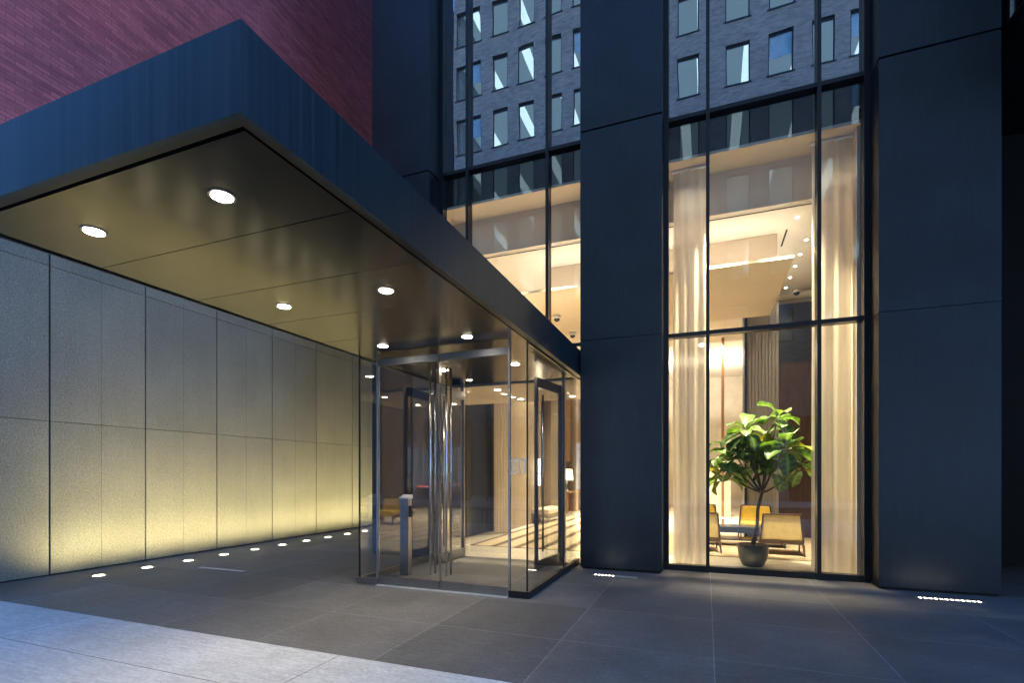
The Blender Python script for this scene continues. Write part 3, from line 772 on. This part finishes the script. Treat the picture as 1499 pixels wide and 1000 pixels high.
dome(1.95, 13.2, 5.762, 'white dome camera on the lobby ceiling near the right curtain')
dome(-3.07, 10.72, 4.998, 'white dome camera under the hung raft, close above the canopy edge')
dome(-3.08, 12.15, 4.998, 'larger looking white dome camera under the hung raft beside the middle column')
t = thing('painting', 'colourful abstract painting in pink and orange above the canopy line', 'painting', (-5.5, 15.6, 4.3))
MB().box(-5.298, -5.26, 15.15, 16.15, 3.8, 4.75).build('frame', M['bronze'], t)
m, nt, out = new_mat('abstract_paint')
f = noise(nt, coords(nt, (1, 1.2, 4)), 1.3, 3)
principled(nt, out, ramp(nt, f, [(0.3, (0.35, 0.10, 0.30)), (0.45, (0.62, 0.30, 0.33)), (0.6, (0.55, 0.33, 0.30)), (0.7, (0.8, 0.22, 0.08))]), 0.6)
MB().box(-5.2595, -5.25, 15.18, 16.12, 3.83, 4.72).build('canvas', m, t)

# ------------------------------------------------------------------ potted fig tree
px_, py_ = 0.71, 9.02
fg = thing('fiddle_leaf_fig', 'large leafed green fig tree in a round dark pot behind the tall window', 'plant', (px_, py_, 0.006))
MB().lathe(px_, py_, [(0.135, 0.008), (0.165, 0.03), (0.208, 0.13), (0.226, 0.25), (0.230, 0.345), (0.227, 0.36), (0.21, 0.36), (0.206, 0.33)], 48).build('pot', M['pot'], fg)
MB().lathe(px_, py_, [(0.204, 0.325), (0.203, 0.340), (0.08, 0.347)], 32).build('soil', M['soil'], fg)
base = Vector((px_, py_, 0.34)); fork = Vector((0.845, py_ + 0.02, 1.19))
tr_ = MB()
tr_.path([base, base.lerp(fork, .35) + Vector((.015, 0, 0)), base.lerp(fork, .7) + Vector((-.02, .01, 0)), fork], 0.034, 0.022)
tips = [((1.085, 9.10, 2.46), 9), ((0.585, 8.95, 2.26), 10), ((1.16, 8.88, 1.96), 9), ((0.36, 9.15, 1.80), 9), ((0.76, 9.20, 1.72), 8), ((1.42, 9.08, 1.70), 8), ((0.26, 9.02, 1.55), 8), ((0.95, 9.32, 2.14), 8), ((0.62, 9.28, 1.98), 8), ((1.03, 9.22, 1.66), 7), ((0.36, 9.3, 2.02), 5)]
def bez(a, b_, c, n=6): return [a.lerp(b_, t / n).lerp(b_.lerp(c, t / n), t / n) for t in range(n + 1)]
for i, (p, n_) in enumerate(tips):
    p = Vector(p); mid = Vector((fork.x * .5 + p.x * .5, (fork.y + p.y) / 2, fork.z * 0.62 + p.z * 0.38 if i % 2 else fork.z * .5 + p.z * .5))
    if abs(p.x - fork.x) > 0.4: mid.z -= 0.08
    tr_.path(bez(fork, mid, p), 0.017, 0.007, 7)
tr_.build('trunk', M['bark'], fg)
lf = bmesh.new(); tintL = []; veinL = []
rl = random.Random(11)
def leaf(bm, origin, az, elev, L, W, droop, tint, roll):
    NU, NV = 8, 3
    d = Vector((math.cos(az), math.sin(az), 0)); side = Vector((-math.sin(az), math.cos(az), 0)); up = Vector((0, 0, 1))
    side = (side * math.cos(roll) + up * math.sin(roll)).normalized()
    pos = Vector(origin); e = elev; grid = []
    for i in range(NU + 1):
        u = i / NU
        wd = W * (0.16 + 0.9 * math.sin(PI * min(1, u ** 1.25 * 0.96 + 0.03)) ** 0.8 * (0.72 + 0.4 * u))
        if i == 0: wd = W * 0.06
        if i == NU: wd = W * 0.12
        dirv = d * math.cos(e) + up * math.sin(e)
        nrm = side.cross(dirv).normalized() * -1
        row = []
        for j in range(-NV, NV + 1):
            t = j / NV
            ruff = 0.014 * math.sin(u * 13 + j * 1.7 + tint * 20) * abs(t)
            row.append((pos + side * (wd * t) + nrm * (0.30 * wd * abs(t) ** 1.4 + ruff), abs(t)))
        grid.append(row)
        pos = pos + dirv * (L / NU); e -= droop / NU
    V = [[bm.verts.new(p) for p, _ in r] for r in grid]
    for i in range(NU):
        for j in range(2 * NV):
            f = bm.faces.new((V[i][j], V[i][j + 1], V[i + 1][j + 1], V[i + 1][j])); f.smooth = True
    for i in range(NU + 1):
        for j in range(2 * NV + 1):
            tintL.append(tint); veinL.append(0.75 if j == NV else (0.28 if (i % 2 == 0) else 0.0))
for i, (p, n_) in enumerate(tips):
    a0 = rl.random() * 6.28
    for k in range(n_):
        az = a0 + k * 2.4 + rl.uniform(-.3, .3)
        lev = k / max(1, n_ - 1)
        el = R(52) * (1 - lev) - R(28) * lev + rl.uniform(-.22, .22)
        L = rl.uniform(0.29, 0.45); W = L * rl.uniform(0.29, 0.38)
        o_ = Vector(p) - Vector((0, 0, 0.16 * lev)) + Vector((math.cos(az), math.sin(az), 0)) * 0.02
        tn = rl.uniform(0.05, 0.6)
        if p[2] < 1.85 and rl.random() < 0.4: tn = rl.uniform(0.6, 0.97)
        if rl.random() < 0.1: tn = rl.uniform(0.75, 1.0)
        if i == 0: tn = rl.uniform(0.35, 0.7)
        leaf(lf, o_, az, el, L, W, rl.uniform(0.7, 1.7), tn, rl.uniform(-.35, .35))
me = bpy.data.meshes.new('crown')
offp = root_loc(fg)
bmesh.ops.translate(lf, vec=-offp, verts=lf.verts)
lf.to_mesh(me); lf.free()
for nm, L_ in (('tint', tintL), ('vein', veinL)):
    at = me.attributes.new(nm, 'FLOAT', 'POINT')
    at.data.foreach_set('value', L_)
me.materials.append(M['leaf'])
cr = bpy.data.objects.new('crown', me); COL.objects.link(cr); cr.parent = fg

# ------------------------------------------------------------------ building across the street (seen mirrored in the glass)
ob = thing('brick_office_block', 'brown brick office block with lit windows mirrored in the upper glass', 'building', (0, -14.2, 0))
YO = -14.0
wx = [(-15.86, -14.0), (-13.19, -12.1), (-11.38, -10.28), (-9.50, -8.42), (-7.75, -6.7), (-5.9, -4.8), (-4.0, -2.9), (-1.49, -0.36), (1.03, 2.27), (3.17, 4.38), (5.23, 6.28), (6.99, 8.1), (8.9, 10.0)]
sills = [8.67 + 3.63 * k for k in range(7)]
X0, X1 = -16.05, 26.0
wm = MB()
wm.box(X0, X1, YO - 0.35, YO, 4.6, sills[0])
for s in sills:
    top = s + 2.3
    wm.box(X0, X1, YO - 0.35, YO, top, s + 3.63)
    lo = X0
    for (a, b_) in wx:
        wm.box(lo, a, YO - 0.35, YO, s, top); lo = b_
    wm.box(lo, X1, YO - 0.35, YO, s, top)
wm.box(X0, X1, YO - 0.35, YO, sills[-1] + 3.63, 37)
wm.box(X0, X0 + 0.35, YO - 9, YO - 0.351, 0, 37).box(X1 - 0.35, X1, YO - 9, YO - 0.351, 0, 37).box(X0, X1, YO - 9.3, YO - 9, 0, 37)
wm.build('brick_wall', M['greybrick'], ob)
box('roof', M['clad_dark'], ob, X0 - 0.1, X1 + 0.1, YO - 9.4, YO + 0.1, 37.003, 37.4)
ew, eh = 1.0, 2.3
rw = random.Random(5)
wdata = {}
for s in sills:
    for (a, b_) in wx:
        key = round(b_ - a, 2)
        halves = [(a, b_)] if key < 1.5 else [(a, (a + b_) / 2 - 0.06), ((a + b_) / 2 + 0.06, b_)]
        for (p, q) in halves:
            kk = round(q - p, 2); x = (p + q) / 2; w2 = kk / 2
            if kk not in wdata:
                mb = MB(); t_ = 0.06
                mb.box(-w2, -w2 + t_, -0.16, -0.10, 0.0, eh).box(w2 - t_, w2, -0.16, -0.10, 0.0, eh).box(-w2 + t_, w2 - t_, -0.16, -0.10, 0.0, t_).box(-w2 + t_, w2 - t_, -0.16, -0.10, eh - t_ * 1.6, eh)
                mb.box(-w2 - 0.08, w2 + 0.08, -0.099, 0.05, -0.07, -0.003)
                o = mb.build('window', M['clad_dark'])
                pn = MB().box(-w2 + t_, w2 - t_, -0.135, -0.128, t_, eh - t_ * 1.6).build('pane', M['glass_far'])
                bl = MB().box(-w2 + t_, w2 - t_, -0.20, -0.19, eh * 0.45, eh).build('blind', M['office_wall'])
                pn.parent = o
                wdata[kk] = (o, pn, bl); bl.parent = o
                o.parent = ob; o.location = Vector((x, YO, s)) - ob.location
                bl.scale = (1, 1, 1)
            else:
                o0, p0, b0 = wdata[kk]
                o = o0.copy(); COL.objects.link(o); o.parent = ob; o.location = Vector((x, YO, s)) - ob.location
                c_ = p0.copy(); COL.objects.link(c_); c_.parent = o
                if rw.random() < 0.10:
                    c_ = b0.copy(); COL.objects.link(c_); c_.parent = o
for k, s in enumerate(sills):
    z = s + 2.75
    fl = MB().box(X0 + 0.36, X1 - 0.36, YO - 8.9, YO - 0.36, z, z + 0.06)
    o = fl.build('office_ceiling', M['office_ceiling'], ob)
    sm = MB(); xx = X0 + 1.0 + (k % 3) * 0.4
    while xx < 12:
        sm.box(xx, xx + 0.55, YO - 6.5, YO - 0.8, z - 0.05, z - 0.003); xx += 2.4 + rw.random() * 0.9
    sm.build('strip_light', M['office_lamp'], o)
    MB().box(X0 + 0.36, X1 - 0.36, YO - 8.9, YO - 0.36, s - 0.6, s - 0.5).build('office_floor', M['office_wall'], ob)
box('office_back_wall', M['office_wall'], ob, X0 + 0.36, X1 - 0.36, YO - 8.97, YO - 8.91, 8, 36)
# ground floor shops
gf = MB(); xx = X0
shop = []
while xx < X1 - 4:
    gf.box(xx, xx + 0.7, YO - 0.35, YO, 0, 4.599); shop.append((xx + 0.7, xx + 3.9)); xx += 3.9
gf.box(xx, X1, YO - 0.35, YO, 0, 4.599)
gf.build('shop_pier', M['greybrick'], ob)
for k, (a, b_) in enumerate(shop):
    f = MB().box(a, b_, YO - 0.3, YO - 0.1, 3.4, 4.598).box(a, b_, YO - 0.3, YO - 0.1, 0.0, 0.5).build('shopfront', M['clad_dark'], ob)
    MB().box(a, b_, YO - 0.32, YO - 0.29, 0.503, 3.397).build('shop_window', M['shop'] if k in (2, 6, 8) else M['clad_dark'], f)
    if k == 0: MB().box(-15.75, -14.9, YO + 0.002, YO + 0.03, 0.75, 0.79).build('light_strip', M['shopred'], f)
sl = thing('street_lamp', 'street lamp on the far kerb mirrored in the tall window', 'street lamp', (0.5, -10.0, 0))
MB().tube((-0.2, -10.7, 0), (-0.2, -10.7, 7.6), 0.09, 0.05).tube((-0.2, -10.7, 7.55), (-0.2, -9.4, 7.75), 0.04).build('pole', M['clad_dark'], sl)
MB().box(-0.35, -0.05, -9.5, -8.9, 7.7, 7.82, 0.03).build('lamp_head', M['clad_dark'], sl)
MB().box(-0.30, -0.10, -9.42, -8.98, 7.68, 7.698).build('lens', M['streetlamp'], sl)
nb2 = thing('dark_office_block', 'plain dark block beyond the brown brick office block', 'building', (-28, -18, 0))
box('wall', M['darkbrick'], nb2, -80, -16.9, -30, -14.5, 0, 34)  # length and dark brick shaped to keep bright sky off the canopy front
box('parapet', M['clad'], nb2, -80.1, -16.8, -30.1, -14.4, 34.003, 34.5)

# ------------------------------------------------------------------ lobby light
LB = 1.0; CV = 0.040; SP = 3.4
area('cove_front', (-1.05, 9.55, 5.10), (-1.05, 9.75, 7), 150 * LB * CV, 4.5, 0.12, (1.0, 0.84, 0.62))
area('cove_right', (1.25, 11.0, 5.10), (1.25, 11.0, 7), 45 * LB * CV, 0.06, 2.4, (1.0, 0.84, 0.62))
area('cove_left', (-3.25, 11.0, 5.10), (-3.25, 11.0, 7), 45 * LB * CV, 0.06, 2.4, (1.0, 0.84, 0.62))
area('rear_cove', (-0.6, 20.0, 4.6), (-0.6, 20.6, 7), 70 * LB, 4.0, 0.3, (1.0, 0.86, 0.66))
for x, y in ((-4.2, 14.0), (-3.2, 17.0), (-2.0, 14.5), (-1.0, 17.5), (0.3, 16.0)):
    spot('lobby_beam', (x, y, 5.45), (x - 0.4, y, 0), (130 if x > -3 else 60) * LB * SP, 95, 0.8, WARM, 0.06)
for x, y in ((0.25, 9.9), (1.2, 9.9), (-3.6, 9.4), (-2.6, 9.4)):
    spot('pocket_fill_spot', (x, 8.72, 5.70), (x, y, 0), 125 * LB * SP, 74, 0.9, WARM, 0.12)  # spots added without fixtures to brighten the chair backs and floor
for x in (-0.24, 1.73):
    for z in (4.3, 3.0, 1.7, 0.6):
        spot('curtain_fill_spot', (x * 0.97 + 0.02, 11.6, 5.72), (x, 8.62, z), (85 if x < 0 else 36) * LB, 13, 1.0, WARM, 0.1)  # narrow spots added without fixtures to brighten the curtains
for x, ln in ((0.74, 2.5), (-3.2, 2.5)):
    area('pocket_fill_strip', (x, 8.46, 5.75), (x, 8.72, 6.45), 0.35 * LB, ln, 0.03, WARM)  # unseen strip added in mid-air to lift the bulkhead and pocket soffit

# ------------------------------------------------------------------ dusk sky and the last of the daylight
w = bpy.data.worlds.new('World'); scene.world = w; w.use_nodes = True
nt = w.node_tree
bg = nt.nodes['Background']
sky = nt.nodes.new('ShaderNodeTexSky'); sky.sky_type = 'NISHITA'; sky.sun_disc = False
SUN_EL, SUN_ROT = R(13.5), R(70)
sky.sun_elevation = SUN_EL; sky.sun_rotation = SUN_ROT
sky.ozone_density = 6.0; sky.air_density = 1.2; sky.dust_density = 0.4
tintn = nt.nodes.new('ShaderNodeMixRGB'); tintn.blend_type = 'MULTIPLY'; tintn.inputs[0].default_value = 1.0; tintn.inputs[2].default_value = (0.74, 0.88, 1.08, 1)   # camera white balance set for the warm lamps
nt.links.new(sky.outputs[0], tintn.inputs[1]); nt.links.new(tintn.outputs[0], bg.inputs['Color']); bg.inputs['Strength'].default_value = 0.15
sun = bpy.data.lights.new('sun', 'SUN'); sun.energy = 0.05; sun.angle = R(15); sun.color = (1.0, 0.8, 0.7)
so = bpy.data.objects.new('sun', sun); COL.objects.link(so)
so.rotation_euler = (R(90) - R(8), 0, PI - SUN_ROT)

# ------------------------------------------------------------------ camera: level, shifted up like an architectural lens
cam = bpy.data.cameras.new('camera'); co = bpy.data.objects.new('camera', cam); COL.objects.link(co)
co.location = (0, 0, 1.5); co.rotation_euler = (R(90), 0, R(21.087))
cam.sensor_width = 36; cam.lens = 36 * 736.5 / 1499
cam.shift_x = 0.0; cam.shift_y = (694 - 500) / 1499
cam.clip_start = 0.05; cam.clip_end = 2000
scene.camera = co
scene.view_settings.view_transform = 'Standard'; scene.view_settings.look = 'None'
scene.view_settings.exposure = 2.7; scene.view_settings.gamma = 1.0
cy = scene.cycles
cy.use_denoising = True
cy.max_bounces = 10; cy.transparent_max_bounces = 40; cy.diffuse_bounces = 4; cy.glossy_bounces = 5
cy.caustics_reflective = False; cy.caustics_refractive = False
cy.sample_clamp_indirect = 2.0
cy.use_light_tree = True
